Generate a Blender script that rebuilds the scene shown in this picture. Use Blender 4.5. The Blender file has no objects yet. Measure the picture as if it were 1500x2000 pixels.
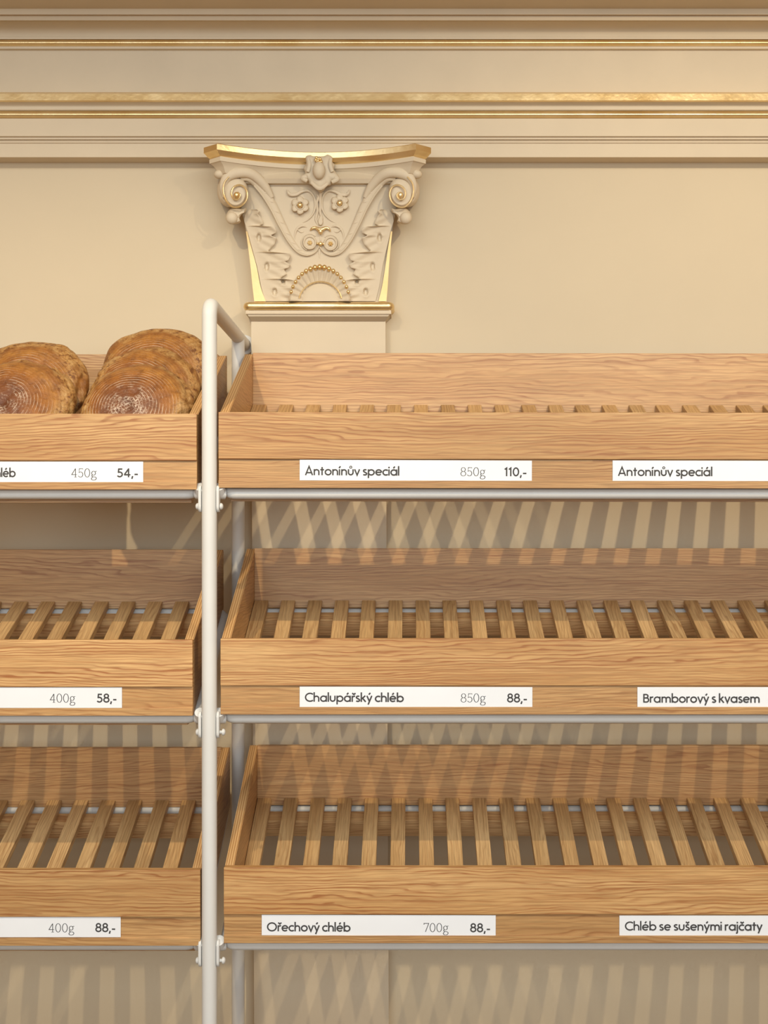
import bpy, bmesh, math, random
from mathutils import Vector, Matrix, noise

random.seed(7)
PI = math.pi
SC = bpy.context.scene
COL = SC.collection

# ------------------------------------------------------------------ camera, light, exposure
ZO = 1.55            # camera height
CD = 2.4             # camera distance from the fronts of the shelves
cam_d = bpy.data.cameras.new('camera')
cam = bpy.data.objects.new('camera', cam_d)
COL.objects.link(cam)
cam.location = (0, -CD, ZO)
cam.rotation_euler = (PI / 2, 0, 0)
cam_d.sensor_width = 36
cam_d.lens = 43.2
cam_d.shift_x = -0.025
cam_d.shift_y = 0.025
cam_d.clip_start = 0.05
SC.camera = cam

SC.view_settings.view_transform = 'Standard'
SC.view_settings.look = 'None'
SC.view_settings.gamma = 1
SC.view_settings.use_curve_mapping = False
SC.view_settings.exposure = 0.03

world = bpy.data.worlds.new('world')
SC.world = world
world.use_nodes = True
bg = world.node_tree.nodes['Background']
bg.inputs[0].default_value = (1.0, 0.50, 0.09, 1)
bg.inputs[1].default_value = 0.46


def area(name, loc, target, sx, sy, energy, color):
    d = bpy.data.lights.new(name, 'AREA')
    d.shape = 'RECTANGLE'
    d.size, d.size_y = sx, sy
    d.energy = energy
    d.color = color
    o = bpy.data.objects.new(name, d)
    o.location = loc
    v = Vector(target) - Vector(loc)
    o.rotation_euler = v.to_track_quat('-Z', 'Y').to_euler()
    COL.objects.link(o)
    return o


def spot(name, loc, target, energy, color, angle=110, blend=0.8, radius=0.022):
    d = bpy.data.lights.new(name, 'SPOT')
    d.energy = energy
    d.color = color
    d.spot_size = math.radians(angle)
    d.spot_blend = blend
    d.shadow_soft_size = radius
    o = bpy.data.objects.new(name, d)
    o.location = loc
    v = Vector(target) - Vector(loc)
    o.rotation_euler = v.to_track_quat('-Z', 'Y').to_euler()
    COL.objects.link(o)
    return o


# row of ceiling spots whose light falls through the slatted trays
for sx, tx, en, cone in ((-0.67, -0.85, 84, 66), (0.88, 0.80, 78, 96)):
    spot('ceiling_spot', (sx, -1.35, ZO + 1.39), (tx, 0.45, ZO - 0.15), en, (1.0, 0.82, 0.54), cone, 1.0, 0.014)
# daylight from the tall shop window behind the camera; overhead, a soft fill light added to brighten tray fronts and wall
area('shop_window', (0.2, -4.6, 2.15), (0.1, 0.3, 1.3), 6.0, 1.9, 116, (0.71, 0.885, 1.0))
area('overhead_fill', (0.0, -2.5, 3.3), (0.0, -2.5, 0), 5.0, 1.4, 112, (0.80, 0.92, 1.0))


# ------------------------------------------------------------------ helpers
def W(px, py, dep):
    """a point seen at pixel (px, py) and lying dep millimetres behind the shelf fronts"""
    k = (2400 + dep) / 2.4e6
    return Vector(((px - 800) * k, dep / 1000, ZO + (1050 - py) * k))


def obj(name, bm, mats, parent=None, smooth=None, loc=None):
    me = bpy.data.meshes.new(name)
    bmesh.ops.recalc_face_normals(bm, faces=bm.faces)
    if smooth is not None:
        for f in bm.faces:
            f.smooth = True
        a = math.radians(smooth)
        for e in bm.edges:
            if len(e.link_faces) == 2 and e.calc_face_angle(0) > a:
                e.smooth = False
    bm.to_mesh(me)
    bm.free()
    if not isinstance(mats, (list, tuple)):
        mats = [mats]
    for m in mats:
        me.materials.append(m)
    o = bpy.data.objects.new(name, me)
    COL.objects.link(o)
    if parent is not None:
        o.parent = parent
    if loc is not None:
        o.location = loc
    return o


def thing(name, label, cat, loc=(0, 0, 0), group=None):
    o = bpy.data.objects.new(name, None)
    o.empty_display_size = 0.05
    COL.objects.link(o)
    o.location = loc
    tag(o, label, cat, group)
    return o


def tag(o, label, cat, group=None):
    o['label'] = label
    o['category'] = cat
    if group:
        o['group'] = group
    return o


def structure(o, label=None, cat=None):
    o['kind'] = 'structure'
    if label:
        o['label'] = label
    if cat:
        o['category'] = cat
    return o


def add_box(bm, x0, x1, y0, y1, z0, z1, bev=0.0):
    r = bmesh.ops.create_cube(bm, size=1)
    vs = r['verts']
    for v in vs:
        v.co = Vector((x0 + (v.co.x + .5) * (x1 - x0), y0 + (v.co.y + .5) * (y1 - y0), z0 + (v.co.z + .5) * (z1 - z0)))
    if bev:
        es = list({e for v in vs for e in v.link_edges})
        bmesh.ops.bevel(bm, geom=es, offset=bev, segments=2, profile=0.5, affect='EDGES')


def add_prism(bm, yz, x0, x1, bev=0.0):
    """profile in the (y, z) plane pushed along x"""
    a = [bm.verts.new((x0, y, z)) for y, z in yz]
    b = [bm.verts.new((x1, y, z)) for y, z in yz]
    n = len(yz)
    fs = [bm.faces.new(a), bm.faces.new(list(reversed(b)))]
    for i in range(n):
        j = (i + 1) % n
        fs.append(bm.faces.new((a[j], a[i], b[i], b[j])))
    if bev:
        es = list({e for f in fs for e in f.edges})
        bmesh.ops.bevel(bm, geom=es, offset=bev, segments=2, profile=0.5, affect='EDGES')


def add_tube(bm, pts, rad, seg=24, caps=True, flat=1.0, up=None):
    """tube along points; rad is a number or one per point; flat squeezes it along up"""
    pts = [Vector(p) for p in pts]
    n = len(pts)
    if not hasattr(rad, '__len__'):
        rad = [rad] * n
    rings = []
    t0 = (pts[1] - pts[0]).normalized()
    ref = Vector(up) if up is not None else (Vector((0, 0, 1)) if abs(t0.z) < .9 else Vector((1, 0, 0)))
    nrm = (ref - ref.dot(t0) * t0).normalized()
    for i in range(n):
        if i == 0:
            t = pts[1] - pts[0]
        elif i == n - 1:
            t = pts[-1] - pts[-2]
        else:
            t = (pts[i + 1] - pts[i]).normalized() + (pts[i] - pts[i - 1]).normalized()
        t.normalize()
        if up is not None:
            nrm = Vector(up)
        nrm = (nrm - nrm.dot(t) * t).normalized()
        bi = t.cross(nrm)
        rings.append([bm.verts.new(pts[i] + rad[i] * (math.cos(2 * PI * k / seg) * nrm * flat + math.sin(2 * PI * k / seg) * bi)) for k in range(seg)])
    for i in range(n - 1):
        for k in range(seg):
            m = (k + 1) % seg
            bm.faces.new((rings[i][k], rings[i][m], rings[i + 1][m], rings[i + 1][k]))
    if caps:
        bm.faces.new(list(reversed(rings[0])))
        bm.faces.new(rings[-1])


def add_ball(bm, c, rx, ry=None, rz=None, u=16, v=10):
    ry = rx if ry is None else ry
    rz = rx if rz is None else rz
    r = bmesh.ops.create_uvsphere(bm, u_segments=u, v_segments=v, radius=1)
    for w in r['verts']:
        w.co = Vector((c[0] + w.co.x * rx, c[1] + w.co.y * ry, c[2] + w.co.z * rz))


def smooth_path(pts, n=8, closed=False):
    """Catmull-Rom through points (vectors of any length)"""
    out = []
    m = len(pts)
    rng = range(m) if closed else range(m - 1)
    for i in rng:
        if closed:
            p0, p1, p2, p3 = pts[(i - 1) % m], pts[i], pts[(i + 1) % m], pts[(i + 2) % m]
        else:
            p0, p1, p2, p3 = pts[max(i - 1, 0)], pts[i], pts[i + 1], pts[min(i + 2, m - 1)]
        for k in range(n):
            t = k / n
            out.append(tuple(0.5 * ((2 * b) + (-a + c) * t + (2 * a - 5 * b + 4 * c - d) * t * t + (-a + 3 * b - 3 * c + d) * t ** 3)
                             for a, b, c, d in zip(p0, p1, p2, p3)))
    if not closed:
        out.append(tuple(pts[-1]))
    return out


def bend(pts, r, n=8):
    """polyline with its inner corners rounded to radius r"""
    pts = [Vector(p) for p in pts]
    out = [pts[0]]
    for i in range(1, len(pts) - 1):
        a = (pts[i - 1] - pts[i]).normalized()
        b = (pts[i + 1] - pts[i]).normalized()
        ang = a.angle(b)
        d = r / math.tan(ang / 2)
        p, q = pts[i] + a * d, pts[i] + b * d
        c = pts[i] + (a + b).normalized() * (r / math.sin(ang / 2))
        u, w = p - c, q - c
        tot = u.angle(w)
        for k in range(n + 1):
            t = k / n
            out.append(c + (math.sin((1 - t) * tot) * u + math.sin(t * tot) * w) / math.sin(tot))
    out.append(pts[-1])
    return out


# ------------------------------------------------------------------ materials
def new_mat(name):
    m = bpy.data.materials.new(name)
    m.use_nodes = True
    nt = m.node_tree
    return m, nt, nt.nodes, nt.links, nt.nodes['Principled BSDF']


def nd(nodes, kind, **kw):
    n = nodes.new(kind)
    for k, v in kw.items():
        setattr(n, k, v)
    return n


def ramp(nodes, stops):
    r = nodes.new('ShaderNodeValToRGB')
    e = r.color_ramp.elements
    while len(e) > 1:
        e.remove(e[-1])
    e[0].position, e[0].color = stops[0][0], (*stops[0][1], 1)
    for p, c in stops[1:]:
        x = e.new(p)
        x.color = (*c, 1)
    return r


def mixc(nodes, links, fac, a, b, mode='MIX'):
    m = nodes.new('ShaderNodeMix')
    m.data_type = 'RGBA'
    m.blend_type = mode
    for sock, val in ((m.inputs[0], fac), (m.inputs[6], a), (m.inputs[7], b)):
        if hasattr(val, 'links'):
            links.new(val, sock)
        elif isinstance(val, tuple):
            sock.default_value = (*val, 1)
        else:
            sock.default_value = val
    return m.outputs[2]


def mth(nodes, links, op, a, b=None, c=None, clamp=False):
    m = nodes.new('ShaderNodeMath')
    m.operation = op
    m.use_clamp = clamp
    for i, v in enumerate((a, b, c)):
        if v is None:
            continue
        if hasattr(v, 'links'):
            links.new(v, m.inputs[i])
        else:
            m.inputs[i].default_value = v
    return m.outputs[0]


def plaster(name, col, rough=0.75, var=0.05, scale=3.0, bump=0.05):
    m, nt, N, L, p = new_mat(name)
    tc = nd(N, 'ShaderNodeTexCoord')
    n1 = nd(N, 'ShaderNodeTexNoise')
    n1.inputs['Scale'].default_value = scale
    n1.inputs['Detail'].default_value = 5
    L.new(tc.outputs['Object'], n1.inputs['Vector'])
    lo = tuple(c * (1 - var) for c in col)
    hi = tuple(min(1, c * (1 + var)) for c in col)
    r = ramp(N, [(0.3, lo), (0.7, hi)])
    L.new(n1.outputs['Fac'], r.inputs[0])
    L.new(r.outputs[0], p.inputs['Base Color'])
    p.inputs['Roughness'].default_value = rough
    n2 = nd(N, 'ShaderNodeTexNoise')
    n2.inputs['Scale'].default_value = 60
    n2.inputs['Detail'].default_value = 4
    L.new(tc.outputs['Object'], n2.inputs['Vector'])
    b = nd(N, 'ShaderNodeBump')
    b.inputs['Strength'].default_value = bump
    b.inputs['Distance'].default_value = 0.004
    L.new(n2.outputs['Fac'], b.inputs['Height'])
    L.new(b.outputs[0], p.inputs['Normal'])
    return m


def gold(name, metal=0.85, r0=0.24, r1=0.46):
    m, nt, N, L, p = new_mat(name)
    tc = nd(N, 'ShaderNodeTexCoord')
    n1 = nd(N, 'ShaderNodeTexNoise')
    n1.inputs['Scale'].default_value = 14
    n1.inputs['Detail'].default_value = 7
    L.new(tc.outputs['Object'], n1.inputs['Vector'])
    r = ramp(N, [(0.3, (0.78, 0.56, 0.26)), (0.7, (0.90, 0.72, 0.42))])
    L.new(n1.outputs['Fac'], r.inputs[0])
    L.new(r.outputs[0], p.inputs['Base Color'])
    p.inputs['Metallic'].default_value = metal
    rr = nd(N, 'ShaderNodeMapRange')
    rr.inputs[3].default_value = r0
    rr.inputs[4].default_value = r1
    L.new(n1.outputs['Fac'], rr.inputs[0])
    L.new(rr.outputs[0], p.inputs['Roughness'])
    n2 = nd(N, 'ShaderNodeTexNoise')
    n2.inputs['Scale'].default_value = 90
    n2.inputs['Detail'].default_value = 3
    L.new(tc.outputs['Object'], n2.inputs['Vector'])
    b = nd(N, 'ShaderNodeBump')
    b.inputs['Strength'].default_value = 0.12
    b.inputs['Distance'].default_value = 0.004
    L.new(n2.outputs['Fac'], b.inputs['Height'])
    L.new(b.outputs[0], p.inputs['Normal'])
    return m


def oak(name, axis, across, light, mid, dark, streak=1.0, fine=1.0, rough=0.5):
    """oak with the grain along the given object axis; each object gets its own cut of the log"""
    m, nt, N, L, p = new_mat(name)
    tc = nd(N, 'ShaderNodeTexCoord')
    oi = nd(N, 'ShaderNodeObjectInfo')
    off = nd(N, 'ShaderNodeCombineXYZ')
    for i, k in enumerate((37.0, 53.0, 71.0)):
        L.new(mth(N, L, 'MULTIPLY', oi.outputs['Random'], k), off.inputs[i])
    add = nd(N, 'ShaderNodeVectorMath', operation='ADD')
    L.new(tc.outputs['Object'], add.inputs[0])
    L.new(off.outputs[0], add.inputs[1])

    def mapped(along, across, warp=0):
        mp = nd(N, 'ShaderNodeMapping')
        s = [across] * 3
        s['xyz'.index(axis)] = along
        mp.inputs['Scale'].default_value = s
        L.new(add.outputs[0], mp.inputs['Vector'])
        return mp.outputs[0]

    # growth rings: contour lines of a slowly varying field
    def noise_n(vec, detail, rough=0.5, dist=0.0):
        n = nd(N, 'ShaderNodeTexNoise')
        n.inputs['Scale'].default_value = 1
        n.inputs['Detail'].default_value = detail
        n.inputs['Roughness'].default_value = rough
        n.inputs['Distortion'].default_value = dist
        L.new(vec, n.inputs['Vector'])
        return n.outputs['Fac']

    big = noise_n(mapped(0.55, 5.0), 2.0, 0.5, 0.0)
    wav = noise_n(mapped(4.5, 24.0), 3.0, 0.55, 0.0)
    sp = nd(N, 'ShaderNodeSeparateXYZ')
    L.new(add.outputs[0], sp.inputs[0])
    lin = mth(N, L, 'MULTIPLY', sp.outputs['xyz'.index(across)], 135.0)
    rings = mth(N, L, 'FRACT', mth(N, L, 'ADD', lin, mth(N, L, 'ADD', mth(N, L, 'MULTIPLY', big, 22.0), mth(N, L, 'MULTIPLY', wav, 5.0))))
    rr = ramp(N, [(0.0, (0.15, 0.15, 0.15)), (0.35, (0, 0, 0)), (0.62, (0.30, 0.30, 0.30)), (0.82, (1, 1, 1)), (0.93, (0.9, 0.9, 0.9)), (1.0, (0.15, 0.15, 0.15))])
    L.new(rings, rr.inputs[0])
    # broken streaks
    st = noise_n(mapped(4.0, 230.0), 4.0, 0.6, 0.5)
    sr = ramp(N, [(0.46, (0, 0, 0)), (0.62, (1, 1, 1))])
    L.new(st, sr.inputs[0])
    # where the growth rings show strongly
    zone = ramp(N, [(0.38, (0.45, 0.45, 0.45)), (0.60, (1.3, 1.3, 1.3))])
    L.new(noise_n(mapped(2.6, 30.0), 3.0), zone.inputs[0])
    # fine pores
    po = nd(N, 'ShaderNodeTexNoise')
    po.inputs['Scale'].default_value = 1
    po.inputs['Detail'].default_value = 3
    L.new(mapped(16.0, 520.0), po.inputs['Vector'])
    pr = ramp(N, [(0.44, (0, 0, 0)), (0.66, (1, 1, 1))])
    L.new(po.outputs['Fac'], pr.inputs[0])
    # broad tone
    br = ramp(N, [(0.35, light), (0.65, mid)])
    L.new(noise_n(mapped(1.4, 16.0), 2.0), br.inputs[0])
    lines = mth(N, L, 'MULTIPLY', mth(N, L, 'MULTIPLY', rr.outputs[0], zone.outputs[0]), mth(N, L, 'MULTIPLY_ADD', sr.outputs[0], 0.55, 0.45))
    c = mixc(N, L, mth(N, L, 'MULTIPLY', lines, 1.25 * streak, clamp=True), br.outputs[0], dark)
    dk2 = tuple(0.5 * a + 0.5 * b for a, b in zip(mid, dark))
    c = mixc(N, L, mth(N, L, 'MULTIPLY', sr.outputs[0], 0.72 * streak), c, dk2)
    pc = tuple(0.60 * a for a in mid)
    c = mixc(N, L, mth(N, L, 'MULTIPLY', pr.outputs[0], 0.58 * fine), c, pc)
    hs = nd(N, 'ShaderNodeHueSaturation')
    L.new(c, hs.inputs['Color'])
    L.new(mth(N, L, 'MULTIPLY_ADD', oi.outputs['Random'], 0.20, 0.90), hs.inputs['Value'])
    L.new(hs.outputs[0], p.inputs['Base Color'])
    p.inputs['Roughness'].default_value = rough
    b = nd(N, 'ShaderNodeBump')
    b.inputs['Strength'].default_value = 0.12
    b.inputs['Distance'].default_value = 0.001
    L.new(po.outputs['Fac'], b.inputs['Height'])
    L.new(b.outputs[0], p.inputs['Normal'])
    return m


def ply_edge(name):
    """edge of plywood: plies seen as stripes running along the board, across x"""
    m, nt, N, L, p = new_mat(name)
    tc = nd(N, 'ShaderNodeTexCoord')
    sx = nd(N, 'ShaderNodeSeparateXYZ')
    L.new(tc.outputs['Object'], sx.inputs[0])
    n1 = nd(N, 'ShaderNodeTexNoise')
    n1.inputs['Scale'].default_value = 7
    n1.inputs['Detail'].default_value = 3
    L.new(tc.outputs['Object'], n1.inputs['Vector'])
    w = mth(N, L, 'ADD', mth(N, L, 'MULTIPLY', sx.outputs[0], 215.0), mth(N, L, 'MULTIPLY', n1.outputs['Fac'], 0.35))
    r = ramp(N, [(0.0, (0.60, 0.37, 0.165)), (0.50, (0.56, 0.33, 0.135)), (0.60, (0.33, 0.155, 0.05)), (0.82, (0.38, 0.18, 0.06)), (1.0, (0.60, 0.37, 0.165))])
    L.new(mth(N, L, 'FRACT', w), r.inputs[0])
    L.new(r.outputs[0], p.inputs['Base Color'])
    p.inputs['Roughness'].default_value = 0.55
    return m


def simple(name, col, rough=0.5, metal=0.0, coat=0.0):
    m, nt, N, L, p = new_mat(name)
    tc = nd(N, 'ShaderNodeTexCoord')
    n1 = nd(N, 'ShaderNodeTexNoise')
    n1.inputs['Scale'].default_value = 12
    n1.inputs['Detail'].default_value = 3
    L.new(tc.outputs['Object'], n1.inputs['Vector'])
    r = ramp(N, [(0.3, tuple(c * 0.975 for c in col)), (0.7, tuple(min(1, c * 1.02) for c in col))])
    L.new(n1.outputs['Fac'], r.inputs[0])
    L.new(r.outputs[0], p.inputs['Base Color'])
    p.inputs['Roughness'].default_value = rough
    p.inputs['Metallic'].default_value = metal
    p.inputs['Coat Weight'].default_value = coat
    return m


def crust(name):
    """baked crust: floury basket rings round the middle, golden towards the rim, torn pale crumb at the rim"""
    m, nt, N, L, p = new_mat(name)
    tc = nd(N, 'ShaderNodeTexCoord')
    oi = nd(N, 'ShaderNodeObjectInfo')
    sx = nd(N, 'ShaderNodeSeparateXYZ')
    L.new(tc.outputs['Object'], sx.inputs[0])
    off = nd(N, 'ShaderNodeCombineXYZ')
    for i, k in enumerate((17.0, 23.0, 31.0)):
        L.new(mth(N, L, 'MULTIPLY', oi.outputs['Random'], k), off.inputs[i])
    add = nd(N, 'ShaderNodeVectorMath', operation='ADD')
    L.new(tc.outputs['Object'], add.inputs[0])
    L.new(off.outputs[0], add.inputs[1])

    def noise_n(scale, detail, rough=0.55):
        n = nd(N, 'ShaderNodeTexNoise')
        n.inputs['Scale'].default_value = scale
        n.inputs['Detail'].default_value = detail
        n.inputs['Roughness'].default_value = rough
        L.new(add.outputs[0], n.inputs['Vector'])
        return n.outputs['Fac']

    n_big, n_mid, n_fine = noise_n(11, 3), noise_n(48, 7, 0.68), noise_n(260, 5, 0.65)
    rx = mth(N, L, 'POWER', mth(N, L, 'ADD', sx.outputs[0], 0.015), 2.0)
    ry = mth(N, L, 'POWER', mth(N, L, 'ADD', sx.outputs[1], 0.028), 2.0)
    rad = mth(N, L, 'SQRT', mth(N, L, 'ADD', rx, ry))
    rn = mth(N, L, 'ADD', rad, mth(N, L, 'MULTIPLY', mth(N, L, 'SUBTRACT', n_big, 0.5), 0.03))
    base = ramp(N, [(0.0, (0.13, 0.040, 0.013)), (0.40, (0.175, 0.056, 0.013)), (0.72, (0.275, 0.100, 0.016)), (0.92, (0.33, 0.140, 0.026)), (1.0, (0.27, 0.105, 0.021))])
    L.new(mth(N, L, 'DIVIDE', rn, 0.112), base.inputs[0])
    mot = ramp(N, [(0.32, (0.60, 0.52, 0.46)), (0.5, (0.98, 0.95, 0.95)), (0.68, (1.25, 1.3, 1.3))])
    L.new(n_mid, mot.inputs[0])
    c = mixc(N, L, 1.0, base.outputs[0], mot.outputs[0], 'MULTIPLY')
    cr = mth(N, L, 'SQRT', mth(N, L, 'ADD', mth(N, L, 'POWER', sx.outputs[0], 2.0), mth(N, L, 'POWER', sx.outputs[1], 2.0)))
    trn = mth(N, L, 'ADD', cr, mth(N, L, 'MULTIPLY', mth(N, L, 'SUBTRACT', n_big, 0.5), 0.03))
    # torn pale crumb near the rim on one side
    tear = mth(N, L, 'MULTIPLY', mth(N, L, 'SUBTRACT', trn, 0.083), 100.0, clamp=True)
    side = ramp(N, [(0.40, (0, 0, 0)), (0.48, (1, 1, 1))])
    L.new(noise_n(9, 4), side.inputs[0])
    tm = mth(N, L, 'MULTIPLY', tear, side.outputs[0])
    tan = ramp(N, [(0.40, (0.14, 0.045, 0.010)), (0.48, (0.40, 0.20, 0.055)), (0.7, (0.56, 0.35, 0.14))])
    L.new(noise_n(70, 6, 0.7), tan.inputs[0])
    c = mixc(N, L, mth(N, L, 'MULTIPLY', tm, 0.85), c, tan.outputs[0])
    # flour rings
    ph = mth(N, L, 'ADD', mth(N, L, 'MULTIPLY', rad, 950.0), mth(N, L, 'MULTIPLY', n_big, 7.0))
    sn = mth(N, L, 'SINE', ph)
    ln = ramp(N, [(0.88, (0, 0, 0)), (0.99, (1, 1, 1))])
    L.new(mth(N, L, 'MULTIPLY_ADD', sn, 0.5, 0.5), ln.inputs[0])
    brk = ramp(N, [(0.42, (0.0, 0.0, 0.0)), (0.60, (1, 1, 1))])
    L.new(noise_n(28, 5, 0.7), brk.inputs[0])
    inn = mth(N, L, 'MULTIPLY', mth(N, L, 'SUBTRACT', 0.114, rad), 22.0, clamp=True)
    fl = mth(N, L, 'MULTIPLY', mth(N, L, 'MULTIPLY', ln.outputs[0], brk.outputs[0]), inn)
    c = mixc(N, L, mth(N, L, 'MULTIPLY', fl, 0.68), c, (0.74, 0.60, 0.45))
    # dusting over the middle
    dz = mth(N, L, 'MULTIPLY', mth(N, L, 'SUBTRACT', 0.062, rad), 26.0, clamp=True)
    dsp = ramp(N, [(0.47, (0, 0, 0)), (0.62, (1, 1, 1))])
    L.new(n_fine, dsp.inputs[0])
    amount = mth(N, L, 'MULTIPLY', mth(N, L, 'MULTIPLY', dz, dsp.outputs[0]), brk.outputs[0])
    c = mixc(N, L, mth(N, L, 'MULTIPLY', amount, 0.85), c, (0.70, 0.56, 0.43))
    L.new(c, p.inputs['Base Color'])
    p.inputs['Roughness'].default_value = 0.45
    vor = nd(N, 'ShaderNodeTexVoronoi', feature='DISTANCE_TO_EDGE')
    vor.inputs['Scale'].default_value = 60
    wv = nd(N, 'ShaderNodeVectorMath', operation='MULTIPLY_ADD')
    nv = nd(N, 'ShaderNodeTexNoise')
    nv.inputs['Scale'].default_value = 30
    L.new(add.outputs[0], nv.inputs['Vector'])
    L.new(nv.outputs['Color'], wv.inputs[0])
    wv.inputs[1].default_value = (0.03, 0.03, 0.03)
    L.new(add.outputs[0], wv.inputs[2])
    L.new(wv.outputs[0], vor.inputs['Vector'])
    ck = ramp(N, [(0.0, (1, 1, 1)), (0.045, (0, 0, 0))])
    L.new(vor.outputs['Distance'], ck.inputs[0])
    crk = mth(N, L, 'MULTIPLY', ck.outputs[0], mth(N, L, 'MULTIPLY_ADD', tm, 0.55, 0.05))
    c = mixc(N, L, mth(N, L, 'MULTIPLY', crk, 0.8), c, (0.09, 0.028, 0.007))
    L.new(c, p.inputs['Base Color'])
    h = mth(N, L, 'ADD', mth(N, L, 'MULTIPLY', n_mid, 1.5), mth(N, L, 'ADD', mth(N, L, 'MULTIPLY', sn, 0.05), mth(N, L, 'MULTIPLY', n_fine, 0.25)))
    b = nd(N, 'ShaderNodeBump')
    b.inputs['Strength'].default_value = 0.6
    b.inputs['Distance'].default_value = 0.005
    L.new(h, b.inputs['Height'])
    L.new(b.outputs[0], p.inputs['Normal'])
    return m


M_WALL = plaster('painted_plaster', (0.61, 0.51, 0.362), 0.8, 0.03, 2.5)
M_STUCCO = plaster('stucco', (0.63, 0.525, 0.38), 0.65, 0.03, 8, 0.08)
M_GOLD = gold('gold_leaf')
M_GOLD_MATT = gold('rubbed_gold_leaf', 0.55, 0.5, 0.7)
M_FLOOR = plaster('floor_stone', (0.20, 0.155, 0.12), 0.5, 0.15, 1.5)
M_CEIL = plaster('ceiling_paint', (0.72, 0.64, 0.52), 0.9, 0.03, 2)
L1, M1, D1 = (0.62, 0.375, 0.155), (0.51, 0.28, 0.098), (0.25, 0.062, 0.008)
M_OAK_X = oak('oak_board', 'x', 'z', L1, M1, D1, 1.0, 0.8)
M_OAK_RAIL = oak('oak_label_rail', 'x', 'z', (0.59, 0.345, 0.14), (0.50, 0.275, 0.10), (0.26, 0.09, 0.02), 0.8, 1.0)
M_OAK_BACK = oak('oak_back_board', 'x', 'z', (0.60, 0.365, 0.165), (0.53, 0.30, 0.12), (0.27, 0.095, 0.03), 0.8, 0.9, 0.42)
M_OAK_Y = oak('oak_side', 'y', 'z', (0.58, 0.34, 0.15), (0.50, 0.28, 0.11), (0.30, 0.12, 0.04), 0.7, 0.9, 0.42)
M_SLAT = oak('oak_slat', 'y', 'x', (0.61, 0.395, 0.185), (0.50, 0.30, 0.125), (0.28, 0.13, 0.045), 0.65, 1.0)
M_PLY = ply_edge('plywood_edge')
M_STEEL = simple('cream_powder_coat', (0.63, 0.615, 0.585), 0.45)
M_STEEL.node_tree.nodes['Principled BSDF'].inputs['Specular IOR Level'].default_value = 0.3
M_CARD = simple('white_card', (0.78, 0.785, 0.80), 0.6)
M_INK = simple('grey_ink', (0.045, 0.042, 0.042), 0.75)
M_CRUST = crust('bread_crust')

# ------------------------------------------------------------------ the room
WALL = 0.525
bm = bmesh.new()
add_box(bm, -3.2, 3.2, WALL, WALL + 0.2, 0, 3.35)
structure(obj('wall_back', bm, M_WALL))
bm = bmesh.new()
add_box(bm, -3.2, 3.2, -5.0, WALL + 0.2, -0.1, 0.0)
structure(obj('floor', bm, M_FLOOR))
bm = bmesh.new()
add_box(bm, -3.2, 3.2, -5.0, WALL + 0.2, 3.35, 3.45)
structure(obj('ceiling', bm, M_CEIL))

# entablature: profile as (pixel row, depth), from the underside upwards
def arc_rows(y0, d0, y1, d1, bulge, n=8):
    out = []
    for i in range(n + 1):
        t = i / n
        s = math.sin(PI * t)
        out.append((y0 + (y1 - y0) * t, d0 + (d1 - d0) * t - bulge * s))
    return out


def moulding(rows, name, mat, parent, smooth=35):
    bm = bmesh.new()
    pts = []
    for py, d in rows:
        p = W(800, py, d)
        pts.append((p.y, p.z))
    pts = pts + [(WALL, pts[-1][1]), (WALL, pts[0][1])]
    add_prism(bm, pts, -3.2, 3.2)
    return obj(name, bm, mat, parent, smooth)


def soffit(py, d0, d1):
    """row at which a level underside reaching from d0 to d1 is seen at d1"""
    return 1050 - (1050 - py) * (2400 + d0) / (2400 + d1)


ent = bpy.data.objects.new('trim_1', None)
COL.objects.link(ent)
structure(ent, 'cream painted entablature with gilded mouldings running along the top of the wall', 'cornice')
A0 = soffit(307, 480, 523)
moulding([(A0, 523), (307, 480), (280, 480), (279, 477), (276, 476), (273.5, 479), (272.2, 473), (268, 472), (267, 470), (266, 466), (232, 466),
          (231.4, 470), (229.6, 470)], 'fascia', M_STUCCO, ent)
moulding(arc_rows(229.5, 465, 217, 463, 5.5), 'gilded_bead', M_GOLD, ent)
moulding([(217, 468), (216.2, 461), (215, 460)] + arc_rows(214.5, 458, 197, 443, -7) + [(196, 443)], 'bed_moulding', M_STUCCO, ent)
moulding([(195.8, 436), (183, 438), (180, 470)], 'gilded_fillet', M_GOLD, ent)
moulding([(183, 487), (96, 487), (95.5, 484)], 'frieze', M_STUCCO, ent)
moulding([(95.2, 478), (90, 477), (89.5, 482)], 'lower_fillet', M_STUCCO, ent)
moulding(arc_rows(89, 473, 77, 471, 5.5), 'gilded_bead', M_GOLD, ent)
moulding([(77, 476), (76.5, 466), (72.5, 465)] + arc_rows(72, 468, 42, 430, -12) + [(41.5, 426), (40, 424), (39.8, 416), (29, 414), (28.5, 404), (17, 402)]
         + [(soffit(17, 402, 300), 300), (soffit(17, 402, 300) - 55, 300), (soffit(17, 402, 300) - 70, 270), (soffit(17, 402, 300) - 120, 268), (-95, 500)],
         'corona', M_STUCCO, ent)

# ------------------------------------------------------------------ pilaster with its capital
pil = thing('pilaster', 'cream pilaster with a gilded scrolled capital, on the wall behind the shelves', 'pilaster', (-0.212, 0.49, 0))
pil_inv = Matrix.Translation(-pil.location)


def pobj(name, bm, mat, parent=None, smooth=40):
    """part of the pilaster, given in room coordinates"""
    bmesh.ops.transform(bm, matrix=pil_inv, verts=bm.verts)
    return obj(name, bm, mat, parent or pil, smooth)


def xc(py):
    return 620.5 + (py - 300) * 0.018


def mir(pts):
    return [(2 * xc(p[1]) - p[0],) + tuple(p[1:]) for p in pts]


def bd(py):
    """depth of the bell's front"""
    t = max(0, min(1, (590 - py) / 230))
    return 478 - 26 * t ** 2


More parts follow.
